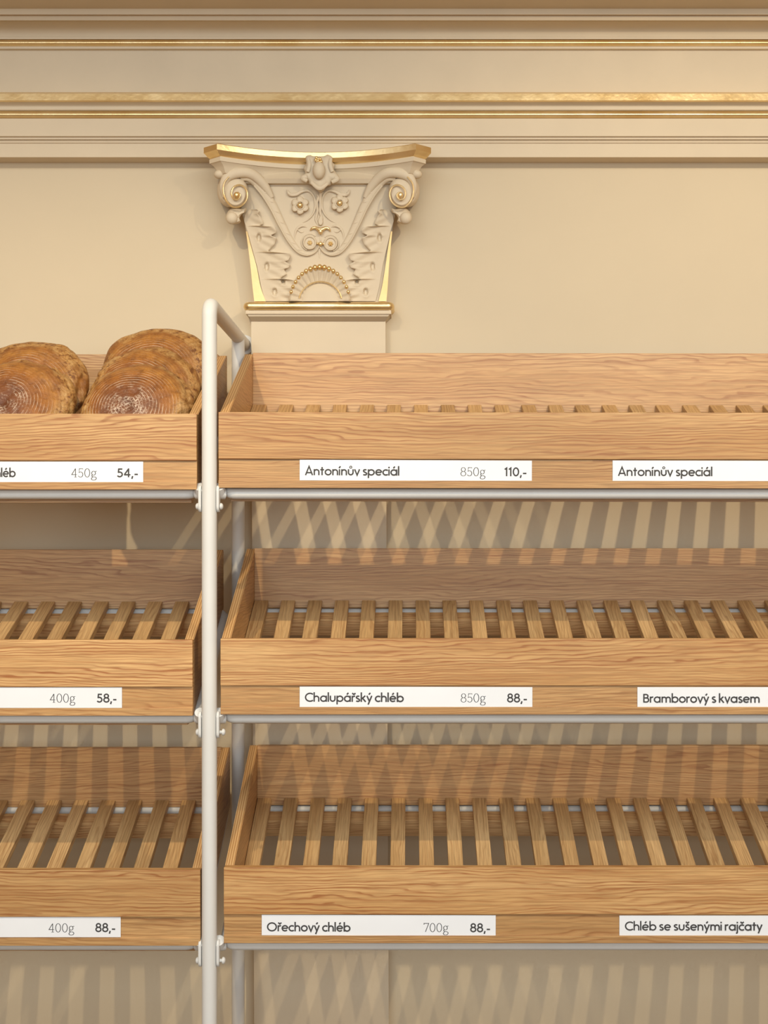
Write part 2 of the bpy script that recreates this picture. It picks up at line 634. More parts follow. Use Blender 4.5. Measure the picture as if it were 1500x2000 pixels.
# shaft: leans very slightly, as it does in the place
bm = bmesh.new()
def shaft_ring(py, l, r, d):
    a, b = W(l, py, d), W(r, py, d)
    return [Vector((a.x, WALL, a.z)), a, b, Vector((b.x, WALL, b.z))]
secs = [(606, 480, 764, 468), (613, 480, 764, 468), (613.6, 483, 761, 471), (618, 485.5, 758, 473), (623, 489, 754.5, 482), (628, 490.5, 753, 492)]
rings = [shaft_ring(*s) for s in secs]
bot = shaft_ring(2300, 497.5, 761, 492)
rings.append(bot)
low = [Vector((v.x, v.y, 0.0)) for v in bot]
rings.append(low)
vr = [[bm.verts.new(v) for v in r] for r in rings]
for i in range(len(vr) - 1):
    for k in range(3):
        bm.faces.new((vr[i][k], vr[i][k + 1], vr[i + 1][k + 1], vr[i + 1][k]))
bm.faces.new(vr[0])
pobj('shaft', bm, M_STUCCO, None, 30)

# gilded astragal: half-round bar with its ends returning to the wall
bm = bmesh.new()
zc = W(620, 598, 468).z
rad = 0.0095
xl, xr = W(474, 598, 460).x, W(770, 598, 460).x
path = bend([(xl + rad, WALL, zc), (xl + rad, 0.468, zc), (xr - rad, 0.468, zc), (xr - rad, WALL, zc)], 0.006, 4)
add_tube(bm, path, rad, 20)
add_box(bm, xl + rad, xr - rad, 0.468, WALL, zc - rad, zc + rad)
pobj('gilded_astragal', bm, M_GOLD)

# bell
bm = bmesh.new()
left_edge = [(590, 497.5), (560, 494), (520, 490), (480, 485), (450, 480.5), (425, 475), (395, 468), (362, 462), (359, 462)]
sect = []
for py, px in smooth_path(left_edge, 4):
    r = 2 * xc(py) - px
    d = bd(py)
    ring = [W(px, py, d)]
    ring[0].y, back_l = d / 1000, Vector((W(px, py, d).x + 0.004, WALL, W(px, py, d).z))
    row = [back_l]
    for k in range(13):
        t = k / 12
        dd = d + (4 if k in (0, 12) else 0)
        row.append(W(px + (r - px) * t, py, dd))
    row.append(Vector((W(r, py, d).x - 0.004, WALL, W(r, py, d).z)))
    sect.append([bm.verts.new(v) for v in row])
for i in range(len(sect) - 1):
    for k in range(len(sect[0]) - 1):
        bm.faces.new((sect[i][k], sect[i][k + 1], sect[i + 1][k + 1], sect[i + 1][k]))
bm.faces.new(sect[-1])
pobj('bell', bm, M_STUCCO, None, 30)

# rim of the bell
bm = bmesh.new()
a0, a1 = W(500, 359, 446).x, W(742, 359, 446).x
zz = [W(0, py, d).z for py, d in ((360, 448), (358, 440), (349, 434), (346, 440), (335, 452))]
add_prism(bm, [(0.50, zz[0]), (0.448, zz[0]), (0.440, zz[1]), (0.434, zz[2]), (0.440, zz[3]), (0.455, zz[4]), (0.50, zz[4])], a0 - .045, a1 + .045)
pobj('bell_rim', bm, M_STUCCO, None, 25)

# gilded edges running up both sides of the bell
for side in (0, 1):
    bm = bmesh.new()
    outer = [(588.5, 497.5), (560, 494), (520, 490), (480, 485), (452, 481)]
    inner = [(588.5, 519 if side == 0 else 512), (560, 509 if side == 0 else 504), (520, 501 if side == 0 else 496), (480, 490 if side == 0 else 489), (452, 483)]
    fo, fi = smooth_path(outer, 5), smooth_path(inner, 5)
    rows = []
    for (py, a), (_, b) in zip(fo, fi):
        pr = [(a - 0.8, py), (b, py)]
        if side:
            pr = mir(pr)
        d = bd(py)
        rows.append([bm.verts.new(W(pr[0][0], py, d - 1)), bm.verts.new(W(pr[0][0], py, d - 6)), bm.verts.new(W(pr[1][0], py, d - 7)), bm.verts.new(W(pr[1][0], py, d + 2)),
                     ])
    for i in range(len(rows) - 1):
        for k in range(3):
            bm.faces.new((rows[i][k], rows[i][k + 1], rows[i + 1][k + 1], rows[i + 1][k]))
    pobj('gilded_edge', bm, M_GOLD_MATT, None, 25)


# abacus: concave front, cut corners
def abacus_plan(o):
    """outline in x, y; o metres drawn in from the gilded face"""
    cx, half, tip = -0.2105, 0.225, 0.2595
    pts = [(cx - half * .93 + o, WALL), (cx - tip + o, 0.405 + o * .6)]
    n = 28
    hx = half - o * 0.45
    for i in range(n + 1):
        s = -1 + 2 * i / n
        pts.append((cx + hx * s, 0.440 + o - 0.063 * s * s))
    pts += [(cx + tip - o, 0.405 + o * .6), (cx + half * .93 - o, WALL)]
    return pts


def abacus(layers, name, mat):
    bm = bmesh.new()
    rr = []
    for py, o in layers:
        z = W(0, py, 440).z
        rr.append([bm.verts.new((x, y, z)) for x, y in abacus_plan(o)])
    n = len(rr[0])
    for i in range(len(rr) - 1):
        for k in range(n - 1):
            bm.faces.new((rr[i][k], rr[i][k + 1], rr[i + 1][k + 1], rr[i + 1][k]))
    bm.faces.new(rr[0])
    bm.faces.new(list(reversed(rr[-1])))
    pobj(name, bm, mat, None, 30)


abacus([(318, 0.0135), (316.5, 0.010), (314, 0.0065), (311.5, 0.004), (309.5, 0.0012), (308.5, 0.0), (298, 0.0), (296, 0.004)], 'abacus_gilding', M_GOLD)
abacus([(347, 0.040), (345.5, 0.032), (343, 0.030), (336, 0.026), (331, 0.021), (328.5, 0.0165), (327, 0.0145), (327, 0.012), (320, 0.0115), (317.5, 0.014)], 'abacus', M_STUCCO)


# relief pieces
def puff(bm, outline, depth, height, sub=3, center=None, base=4, droop=0.0):
    """swelling leaf or lobe: outline in pixels, depth of its edge, how far it rises from the ground (mm)"""
    pts = smooth_path([tuple(p) for p in outline], sub, True)
    cx = sum(p[0] for p in pts) / len(pts)
    cy = sum(p[1] for p in pts) / len(pts)
    if center:
        cx, cy = center
    rings = []
    for s, h in ((1.0, -base), (1.0, height * .25), (0.93, height * .62), (0.78, height * .9), (0.5, height), (0.22, height * .93)):
        rings.append([bm.verts.new(W(cx + (x - cx) * s, cy + (y - cy) * s, depth - h)) for x, y in pts])
    for a, b in zip(rings, rings[1:]):
        for k in range(len(pts)):
            m = (k + 1) % len(pts)
            bm.faces.new((a[k], a[m], b[m], b[k]))
    bm.faces.new(rings[-1])


def ptube(bm, pts, seg=12, flat=1.0, n=6):
    """tube through (px, py, depth, radius mm)"""
    q = smooth_path(pts, n)
    add_tube(bm, [W(a, b, c) for a, b, c, r in q], [max(r, .2) / 1000 for a, b, c, r in q], seg, True, flat, (0, 1, 0))


def scallop(cx, cy, rx, ry, lobes, amp, rot=0.0, a0=0, a1=2 * PI):
    out = []
    n = lobes * 4
    for i in range(n):
        a = a0 + (a1 - a0) * i / n
        s = 1 + amp * math.cos(lobes * a + 0.0)
        x, y = rx * s * math.cos(a), ry * s * math.sin(a)
        out.append((cx + x * math.cos(rot) - y * math.sin(rot), cy + x * math.sin(rot) + y * math.cos(rot)))
    return out


for side in (0, 1):
    S = (lambda p: mir(p)) if side else (lambda p: list(p))
    # volute: scroll with a raised gilded spiral, thick roll behind it on the outer side
    bm = bmesh.new()
    outer = [(460 + 25 * math.cos(a), 376 + 31 * math.sin(a)) for a in [2 * PI * i / 20 for i in range(20)]]
    puff(bm, S(outer), 440, 24, 2, None, 20)
    back = [(449 + 25 * math.cos(a), 372 + 33 * math.sin(a)) for a in [2 * PI * i / 20 for i in range(20)]]
    puff(bm, S(back), 462, 30, 2, None, 40)
    # crest that carries the scroll up to the abacus
    ptube(bm, S([(440, 385, 428, 7), (436, 365, 424, 9), (443, 347, 420, 11), (462, 338, 420, 12), (485, 338, 424, 12), (503, 348, 433, 11.5), (519, 366, 443, 10), (531, 386, 450, 6)]), 12, .8)
    vol = pobj('volute', bm, M_STUCCO)
    bm = bmesh.new()
    sp = [(447, 345, 410, 1.3), (438, 357, 411, 1.6), (436, 374, 413, 1.8), (442, 392, 414, 1.9), (455, 404, 414, 1.9), (469, 403, 413, 1.9), (480, 393, 412, 1.9), (483, 379, 411, 1.9),
          (478, 366, 411, 1.9), (467, 361, 410, 1.9), (456, 366, 410, 1.9), (452, 377, 409, 1.9), (456, 388, 409, 1.8), (465, 389, 409, 1.8), (469, 381, 408, 1.7), (464, 375, 408, 1.6)]
    ptube(bm, S(sp), 8, 1.0, 6)
    add_ball(bm, W(*S([(462, 381)])[0], 410), .0065, .006, .0075)
    pobj('gilded_spiral', bm, M_GOLD, vol)
    # small curl between the abacus and the scroll
    bm = bmesh.new()
    c = S([(428, 341)])[0]
    add_ball(bm, W(c[0], c[1], 424), .012, .012, .0095)
    ptube(bm, S([(428, 336, 420, 5), (440, 333, 416, 4.5), (455, 334, 418, 3)]), 10, .8)
    pobj('corner_curl', bm, M_STUCCO)

    # long stem sweeping from the scroll down to the middle, bordered by leafy notches
    bm = bmesh.new()
    stem = [(470, 345, 430, 10), (486, 345, 430, 11), (502, 357, 440, 11), (518, 378, 448, 10.5), (534, 405, 455, 10), (549, 436, 461, 9), (566, 467, 467, 7.5),
            (584, 489, 471, 5.5), (602, 496, 473, 4), (617, 491, 473, 3), (625, 480, 472, 2.4)]
    ptube(bm, S(stem), 12, .55)
    # bead along the outer (lower) edge
    edge = [(a - 5.5 * (1 - i / 12), b + 5.5 * (1 - i / 12), c - 4, max(1.2, 2.3 - .1 * i)) for i, (a, b, c, r) in enumerate(stem[2:])]
    ptube(bm, S(edge), 8, 1)
    st = smooth_path(stem, 6)
    for q in range(6, len(st) - 16, 4):
        x, y, d, r = st[q]
        x2, y2 = st[q + 1][0], st[q + 1][1]
        tx, ty = x2 - x, y2 - y
        ln = math.hypot(tx, ty)
        tx, ty = tx / ln, ty / ln
        nx, ny = ty, -tx
        w = r * 0.85 * 0.85
        ptube(bm, S([(x - tx * 4 - nx * w * .2, y - ty * 4 - ny * w * .2, d - r * .5, 1.2), (x + nx * w * .45, y + ny * w * .45, d - r * .45, 2.3), (x + tx * 6 + nx * w * .9, y + ty * 6 + ny * w * .9, d - r * .1, 1.2)]), 8, .8, 4)
    pobj('scrolling_stem', bm, M_STUCCO)

    # acanthus leaves climbing the edge
    bm = bmesh.new()
    # curling tip under the scroll
    puff(bm, S([(441, 421), (449, 409), (462, 405), (473, 408), (481, 406), (480, 414), (473, 418), (468, 426), (470, 434), (459, 438), (448, 436), (442, 430)]), 452, 24, 3, None, 16)
    c = S([(453, 426)])[0]
    add_ball(bm, W(c[0], c[1], 430), .014, .012, .014)
    # body of the leaf: swells from the gilded edge towards a scalloped free edge
    edge_r = [(409, 503), (412, 507), (418, 504), (424, 509), (432, 513), (438, 514), (440.5, 508), (442, 520), (443, 536), (450, 540), (455, 539), (459, 530), (461, 531), (464, 540), (470, 538), (477, 536),
              (484, 530), (490, 524), (491.5, 528), (493, 545), (495, 566), (502, 566), (508, 563), (511, 557), (513, 560), (517, 567), (523, 563), (526, 555), (529, 556), (535, 560), (540, 553), (544, 548),
              (545, 556), (546.5, 574), (549, 584), (556, 583), (561, 577), (563, 572), (566, 577), (570, 582), (573, 574), (576, 568), (579, 572), (582, 583), (588, 583)]
    edge_l = [(409, 486), (420, 478), (432, 477), (450, 483), (480, 491), (520, 502), (560, 510), (588, 518)]
    tops = (409, 440.5, 491.5, 544.5, 589)

    def at(tab, y):
        for (y0, a), (y1, b) in zip(tab, tab[1:]):
            if y <= y1:
                return a + (b - a) * (y - y0) / max(y1 - y0, 1e-6)
        return tab[-1][1]
    holes = ((505.5, 464, 3.0, 6.5), (521, 521, 3.0, 6.5), (553, 549, 3.0, 5.5), (536.5, 570, 3.0, 6.0))
    nrow, ncol = 200, 26
    rows = []
    for i in range(nrow + 1):
        py = 409 + (588 - 409) * i / nrow
        a, b = at(edge_l, py), at(edge_r, py)
        k = max(q for q in range(4) if py >= tops[q] - 1e-6)
        t = (py - tops[k]) / (tops[k + 1] - tops[k])
        row = []
        for j in range(ncol + 1):
            u = j / ncol
            px = a + (b - a) * u
            h = 4.0 + (18.0 - 13.0 * t) * u ** 1.5
            # folds fanning out of the midrib
            h += 0.7 * math.sin((px * 0.45 - py * 0.9) * 0.42) * min(1, u * 2) * (0.4 + u)
            # rolled lip
            h -= 3.0 * max(0, (u - 0.88) / 0.12) ** 2
            for hx, hy, ra, rb in holes:
                g = math.exp(-(((px - hx) / ra) ** 2 + ((py - hy) / rb) ** 2) * 1.3)
                ring = math.exp(-((math.hypot((px - hx) / ra, (py - hy) / rb) - 1.7) / 0.5) ** 2)
                h += -17 * g + 1.2 * ring
            row.append(bm.verts.new(W(*S([(px, py)])[0], bd(py) - max(h, -0.5))))
        row.append(bm.verts.new(W(*S([(b - .4, py)])[0], bd(py) + 3)))
        rows.append(row)
    for r0, r1 in zip(rows, rows[1:]):
        for j in range(ncol + 1):
            bm.faces.new((r0[j], r0[j + 1], r1[j + 1], r1[j]))
    pobj('acanthus_leaf', bm, M_STUCCO)

    # upper rosette with its tendril
    bm = bmesh.new()
    cx, cy = S([(586, 401)])[0] if side == 0 else (663.5, 397)
    d0 = bd(cy)
    for k in range(6):
        a = 2 * PI * k / 6 + .5
        puff(bm, scallop(cx + 11 * math.cos(a), cy + 11 * math.sin(a), 7.6, 7.6, 3, .05), d0, 11, 1)
    q = [(cx + 8 * math.cos(a), cy + 8 * math.sin(a), d0 - 11, 1.5) for a in [2 * PI * i / 16 for i in range(17)]]
    ptube(bm, q, 8, 1, 1)
    ros = pobj('rosette', bm, M_STUCCO)
    bm = bmesh.new()
    add_ball(bm, W(cx, cy, d0 - 12), .0066)
    pobj('gilded_bead', bm, M_GOLD, ros)
    bm = bmesh.new()
    ptube(bm, S([(563, 374, 452, 2.5), (566, 380, 452, 3.6), (578, 380, 452, 4), (590, 374, 452, 3.4), (603, 373, 453, 3), (613, 384, 455, 2.6), (616, 402, 458, 2.4), (611, 418, 461, 2), (600, 430, 464, 1.4), (588, 436, 467, .6)]), 8, .8)
    ptube(bm, S([(561, 370, 450, 1.2), (563, 378, 450, 2), (570, 381, 451, 1.8)]), 8, 1)
    pobj('tendril', bm, M_STUCCO)
    bm = bmesh.new()
    ptube(bm, S([(624, 380, 452, 2.5), (619, 395, 455, 2.8), (620, 412, 460, 3), (617, 428, 464, 3), (621, 438, 467, 2.5), (626, 440, 468, 2)]), 8, .8)
    pobj('stem_leaf', bm, M_STUCCO)
    bm = bmesh.new()
    ptube(bm, S([(600, 444, 468, 1.2), (590, 441, 465, 3), (581, 446, 466, 3), (576, 458, 469, 2.4), (577, 470, 472, 1.4)]), 8, .8)
    pobj('tendril', bm, M_STUCCO)
    bm = bmesh.new()
    ptube(bm, S([(580, 447, 466, 1), (588, 453, 468, 2.2), (596, 451, 470, 1)]), 8, .8)
    pobj('tendril', bm, M_STUCCO)
    bm = bmesh.new()
    ptube(bm, S([(626, 480, 472, 2), (623, 492, 473, 2), (626, 506, 475, .8)]), 8, .8)
    pobj('stem_leaf', bm, M_STUCCO)

    # lower rosette
    bm = bmesh.new()
    cx, cy = (605, 474) if side == 0 else (645.5, 476)
    d0 = bd(cy)
    puff(bm, scallop(cx, cy, 13.5, 14, 7, .06), d0, 5, 2)
    q = [(cx + 11.5 * math.cos(a), cy + 12 * math.sin(a), d0 - 6, 2.0) for a in [2 * PI * i / 20 for i in range(21)]]
    ptube(bm, q, 8, 1, 1)
    q = [(cx + 16 * math.cos(a), cy - 1 + 16 * math.sin(a), d0 - 2, 1.6) for a in [PI * .6 + PI * 1.15 * i / 16 if side == 0 else PI * .4 - PI * 1.15 * i / 16 for i in range(17)]]
    ptube(bm, q, 8, 1, 1)
    ros = pobj('rosette', bm, M_STUCCO)
    bm = bmesh.new()
    for k in range(6):
        a = 2 * PI * k / 6
        add_ball(bm, W(cx + 3.3 * math.cos(a), cy + 3.3 * math.sin(a), d0 - 7), .0021, None, None, 8, 6)
    add_ball(bm, W(cx, cy, d0 - 8), .0026, None, None, 8, 6)
    pobj('gilded_berries', bm, M_GOLD, ros)

# gilded clasp, slot and bead in the middle
bm = bmesh.new()
ptube(bm, [(606, 450, 466, 1.5), (610, 446, 464, 3), (617, 445, 463, 3.6), (626, 449, 461, 5.4), (636, 445, 463, 3.6), (642, 447, 464, 3), (645, 452, 466, 1.5)], 10, .9)
add_ball(bm, W(626, 452, 461), .0055, .006, .007)
add_ball(bm, W(626, 476.5, 466), .0052, .0052, .0055)
add_ball(bm, W(620, 475.5, 467), .0028)
add_ball(bm, W(632, 476.5, 467), .0028)
pobj('gilded_clasp', bm, M_GOLD)
bm = bmesh.new()
puff(bm, [(626, 420), (631, 430), (630, 438), (626, 441), (622, 438), (621, 430)], 466, 6, 3)
ptube(bm, [(626, 372, 446, 3), (626, 395, 455, 3.5), (626, 415, 461, 2)], 8, .8)
ptube(bm, [(626, 455, 470, 2), (626, 470, 471, 2)], 8, .8)
pobj('bud', bm, M_STUCCO)

# shell at the foot: fluted fan, gilded scallops on its rim, gilded arches
FX, FY = 624.5, 592
bm = bmesh.new()
n = 96
ring_r = (30, 33, 45, 58, 66, 70, 71)
ring_d = (471, 470, 466, 459, 455, 459, 476)
rows = []
for r, d in zip(ring_r, ring_d):
    row = []
    for i in range(n + 1):
        a = PI * i / n
        fl = math.cos(a * 30) * (1.8 if r > 33 else .3)
        # the fan is a little flatter than a half circle
        row.append(bm.verts.new(W(FX - (r * .86) * math.cos(a), min(588.5, FY - r * 1.02 * math.sin(a)), d + fl)))
    rows.append(row)
for a, b in zip(rows, rows[1:]):
    for k in range(n):
        bm.faces.new((a[k], a[k + 1], b[k + 1], b[k]))
fan = pobj('shell', bm, M_STUCCO, None, 50)
bm = bmesh.new()
for i in range(17):
    a = PI * (0.10 + 0.80 * i / 16)
    big = 1.0 + 0.5 * math.exp(-((i - 8) / 3.2) ** 2)
    w = W(FX - 58.5 * math.cos(a), FY - 70 * math.sin(a), 456)
    add_ball(bm, w, .0042 * big, .0055 * big, .0048 * big, 12, 8)
pobj('gilded_scallops', bm, M_GOLD, fan)
bm = bmesh.new()
for rr_, d, th in ((40, 462, 1.6), (30, 468, 1.1)):
    pts = []
    for i in range(25):
        a = PI * (0.06 + 0.88 * i / 24)
        pts.append((FX + 1 - rr_ * 1.05 * math.cos(a), min(587, FY - 2 - rr_ * (1.0 if rr_ > 35 else .72) * math.sin(a)), d, th))
    ptube(bm, pts, 8, 1, 1)
pobj('gilded_arch', bm, M_GOLD, fan)
bm = bmesh.new()
dome = [(FX + 1 - 40 * math.cos(PI * i / 24), min(588.5, FY - 2 - 39 * math.sin(PI * i / 24))) for i in range(25)]
puff(bm, dome, 476, 14, 1, (FX, 588))
pobj('shell_heart', bm, M_STUCCO, fan)

# fleuron in the middle of the abacus
bm = bmesh.new()
puff(bm, [(597, 306), (606, 303), (612, 305), (632, 305), (640, 302), (649, 307), (649, 316), (654, 322), (652, 330), (657, 338), (662, 345), (659, 353), (649, 354), (646, 362), (638, 364), (633, 371),
          (626, 376), (619, 371), (611, 362), (604, 360), (602, 354), (592, 352), (589, 344), (596, 338), (593, 328), (598, 320)], 436, 14, 3, (624, 330), 10)
for q in ([(600, 345, 421, 5), (592, 348, 422, 6), (600, 354, 421, 4)], [(654, 346, 421, 5), (658, 350, 422, 6), (648, 356, 421, 4)], [(608, 356, 420, 4), (624, 368, 417, 5), (640, 358, 420, 4)],
          [(602, 310, 424, 4), (604, 322, 420, 4.5), (601, 336, 420, 4)], [(646, 310, 424, 4), (645, 322, 420, 4.5), (649, 336, 420, 4)]):
    ptube(bm, q, 10, .8)
fl = pobj('fleuron', bm, M_STUCCO)
bm = bmesh.new()
add_ball(bm, W(623, 333, 416), .0145, .014, .020, 20, 14)
pobj('egg', bm, M_STUCCO, fl)
bm = bmesh.new()
for k in range(9):
    a = 2.399 * k
    r = 2.35 * math.sqrt(k)
    add_ball(bm, W(621 + r * math.cos(a), 313.5 + r * math.sin(a), 412 + r * .4), .0036, None, None, 10, 8)
pobj('gilded_berries', bm, M_GOLD, fl)

# ------------------------------------------------------------------ shelving frame of cream tube
PX = -0.392
PR = 0.0148
TIERS = {'top': 954.5, 'middle': 1396.5, 'bottom': 1843.5}         # pixel row of the tray's lower front edge
def tier_z(name):
    return ZO + (1050 - TIERS[name]) / 1000
BAYS = ((-1.13, -0.409), (-0.3745, 1.02))                            # outer ends of the tube loops
rack = thing('shelving_rack', 'cream powder-coated tubular steel rack carrying the wooden bread trays along the wall', 'shelf rack', (PX, 0.2, 0))
rinv = Matrix.Translation(-rack.location)


def robj(name, bm, mat, parent=None, smooth=40):
    bmesh.ops.transform(bm, matrix=rinv, verts=bm.verts)
    return obj(name, bm, mat, parent or rack, smooth)


ztop = ZO + 0.458
yf, yr = 0.006, 0.410
for x in (-1.148, PX, 1.038):
    bm = bmesh.new()
    add_tube(bm, bend([(x, yf, 0.0), (x, yf, ztop), (x, WALL - 0.003, ztop)], 0.026, 8), PR, 32)
    robj('front_post', bm, M_STEEL)
    bm = bmesh.new()
    add_tube(bm, [(x, yr, 0.0), (x, yr, ztop - 0.004)], PR, 32)
    robj('rear_post', bm, M_STEEL)
    bm = bmesh.new()
    add_tube(bm, [(x, WALL - 0.008, ztop), (x, WALL, ztop)], 0.023, 28)
    robj('wall_flange', bm, M_STEEL)
SL = 0.433                                                           # slope of the trays
TR = 0.0113
for tname in TIERS:
    z0 = tier_z(tname)
    for bi, (x0, x1) in enumerate(BAYS):
        ya, za = 0.024, z0 - 0.0085
        yb, zb = 0.391, z0 + 0.187 - TR - 0.0016
        a, b = x0 + TR, x1 - TR
        zmid = za + (zb - za) * .5
        ymid = (ya + yb) / 2
        path = bend([(a, ymid, zmid), (a, ya, za), (b, ya, za), (b, yb, zb), (a, yb, zb), (a, ymid, zmid)], 0.022, 7)
        bm = bmesh.new()
        add_tube(bm, path, TR, 20, True)
        robj('shelf_rail', bm, M_STEEL)
        # plates and bolts that fix the loop to the posts
        for xe, s in ((x0, 1), (x1, -1)):
            post = min((-1.148, PX, 1.038), key=lambda q: abs(q - xe))
            pin = post + s * (PR + 0.0002)                           # face of the post
            bm = bmesh.new()
            th = 0.0052
            prof = []
            ctr_y, top_z, bot_z, hw = 0.006, z0 - 0.004, z0 - 0.046, 0.0105
            for i in range(9):
                t = PI * i / 8
                prof.append((ctr_y + hw * math.cos(t), top_z - hw * 0 + hw * math.sin(t)))
            for i in range(9):
                t = PI + PI * i / 8
                prof.append((ctr_y + hw * math.cos(t), bot_z + hw + hw * math.sin(t)))
            add_prism(bm, prof, min(pin, pin + s * th), max(pin, pin + s * th), 0.0008)
            # collar where the plate grips the rail
            add_tube(bm, bend([(pin + s * th * .5, 0.008, z0 + 0.004), (pin + s * 0.004, 0.020, za), (pin + s * 0.012, 0.024, za)], .004, 4), 0.0118, 16)
            br = robj('bracket', bm, M_STEEL)
            bm = bmesh.new()
            long = 0.0055 if bi == 1 and tname != 'top' else 0.001
            add_tube(bm, [(pin + s * th, ctr_y, bot_z + 0.0115), (pin + s * (th + long), ctr_y, bot_z + 0.0115)], 0.0035, 16)
            hx = pin + s * (th + long)
            add_tube(bm, [(hx, ctr_y, bot_z + .0115), (hx + s * .002, ctr_y, bot_z + .0115), (hx + s * .0042, ctr_y, bot_z + .0115), (hx + s * .0056, ctr_y, bot_z + .0115), (hx + s * .006, ctr_y, bot_z + .0115)],
                     [0.0066, 0.0068, 0.0056, 0.0034, 0.001], 20)
            robj('bolt', bm, M_STEEL, br)

# ------------------------------------------------------------------ oak trays
TH = 0.018
SLOT_Y = 0.0030


def make_tray(label, tname, x0, x1, slat_x, roll=0.0, dz=0.0):
    z0 = tier_z(tname) + dz
    t = thing('bread_tray', label, 'bread tray', ((x0 + x1) / 2, 0, z0), 'oak bread trays on the rack')
    t.rotation_euler = (0, roll, 0)
    a, b = -(x1 - x0) / 2, (x1 - x0) / 2
    bm = bmesh.new()
    add_box(bm, a, b, 0, TH, 0.0565, 0.148, 0.0009)
    obj('front_board', bm, M_OAK_X, t)
    bm = bmesh.new()
    add_prism(bm, [(0.0005, 0), (0.0005, 0.0145), (0.0045, 0.0145), (0.0045, 0.0563), (TH, 0.0563), (TH, 0)], a, b, 0.0006)
    obj('label_rail', bm, M_OAK_RAIL, t)
    bm = bmesh.new()
    add_box(bm, a + TH, b - TH, 0.382, 0.400, 0.187, 0.321, 0.0009)
    obj('back_board', bm, M_OAK_BACK, t)
    for s0 in (a, b - TH):
        bm = bmesh.new()
        prof = [(TH, 0.0035), (TH, 0.148), (0.392, 0.319), (0.397, 0.320), (0.400, 0.316), (0.400, 0.190), (0.397, 0.186)]
        add_prism(bm, [(y, z) for y, z in prof], 0, TH)
        for f in bm.faces:
            f.normal_update()
        bmesh.ops.recalc_face_normals(bm, faces=bm.faces)
        for f in bm.faces:
            if f.normal.z > 0.6:
                f.material_index = 1
        obj('side_panel', bm, [M_OAK_Y, M_PLY], t, None, (s0, 0, 0))
    # slats lie along the slope
    w, h = 0.031, 0.0172
    me0 = None
    for sx in slat_x:
        lx = sx - (x0 + x1) / 2
        bm = bmesh.new()
        y0, y1 = TH + 0.001, 0.381
        ang = math.atan(SL)
        ca, sa = math.cos(ang), math.sin(ang)
        prof = [(0, 0), (y1 - y0, SL * (y1 - y0)), (y1 - y0, SL * (y1 - y0) - h), (0, -h)]
        add_prism(bm, [(y * ca + z * sa, z * ca - y * sa) for y, z in prof], 0, w, 0.0012)
        o = obj('slat', bm, M_SLAT, t, None, (lx, y0, 0.039 + SL * y0))
        o.rotation_euler = (ang, 0, 0)
    # battens under the slats
    bm = bmesh.new()
    bz = lambda y: 0.039 + SL * y - h - 0.0002
    add_prism(bm, [(0.330, bz(0.330)), (0.360, bz(0.360)), (0.366, bz(0.360) - 0.033), (0.338, bz(0.330) - 0.037)], a + TH, b - TH)
    obj('batten', bm, M_OAK_BACK, t)
    bm = bmesh.new()
    add_box(bm, a + TH, b - TH, 0.044, 0.066, -0.0245, bz(0.044))
    obj('batten', bm, M_OAK_BACK, t)
    return t


def right_slats(x0, xe):
    out, x = [], x0 + TH + 0.001
    while x + 0.031 < xe - TH:
        out.append(x)
        x += 0.0607
    return out


def left_slats(x1, xs):
    out, x = [], x1 - TH - 0.057 - 0.031
    while x > xs + TH:
        out.append(x)
        x -= 0.0607
    return out


TX = {'top': (-0.3735, -0.416), 'middle': (-0.3695, -0.424), 'bottom': (-0.363, -0.409)}
XE, XS = 1.0, -1.112
trays = {}
for tname, what_r, what_l in (
    ('top', 'long empty oak tray on the top tier, above the card priced 110', 'oak tray on the top tier holding the round brown loaves'),
    ('middle', 'long empty slatted oak tray on the middle tier under the potato bread card', 'short empty slatted oak tray on the middle tier with the 58 price card'),
    ('bottom', 'long empty slatted oak tray on the lowest tier above the walnut bread card', 'short empty slatted oak tray on the lowest tier with the 400g 88 card'),
):
    xr, xl = TX[tname]
    trays[tname, 'r'] = make_tray(what_r, tname, xr, XE, right_slats(xr, XE), 0.0012 if tname == 'top' else 0.0, 0.001)
    trays[tname, 'l'] = make_tray(what_l, tname, XS, xl, left_slats(xl, XS), 0.0, -0.0015)
trays['bottom', 'l'].location.z -= 0.0025


# ------------------------------------------------------------------ lettering
def arc(cx, cy, rx, ry, a0, a1, n=22):
    return [(cx + rx * math.cos(math.radians(a0 + (a1 - a0) * i / n)), cy + ry * math.sin(math.radians(a0 + (a1 - a0) * i / n))) for i in range(n + 1)]


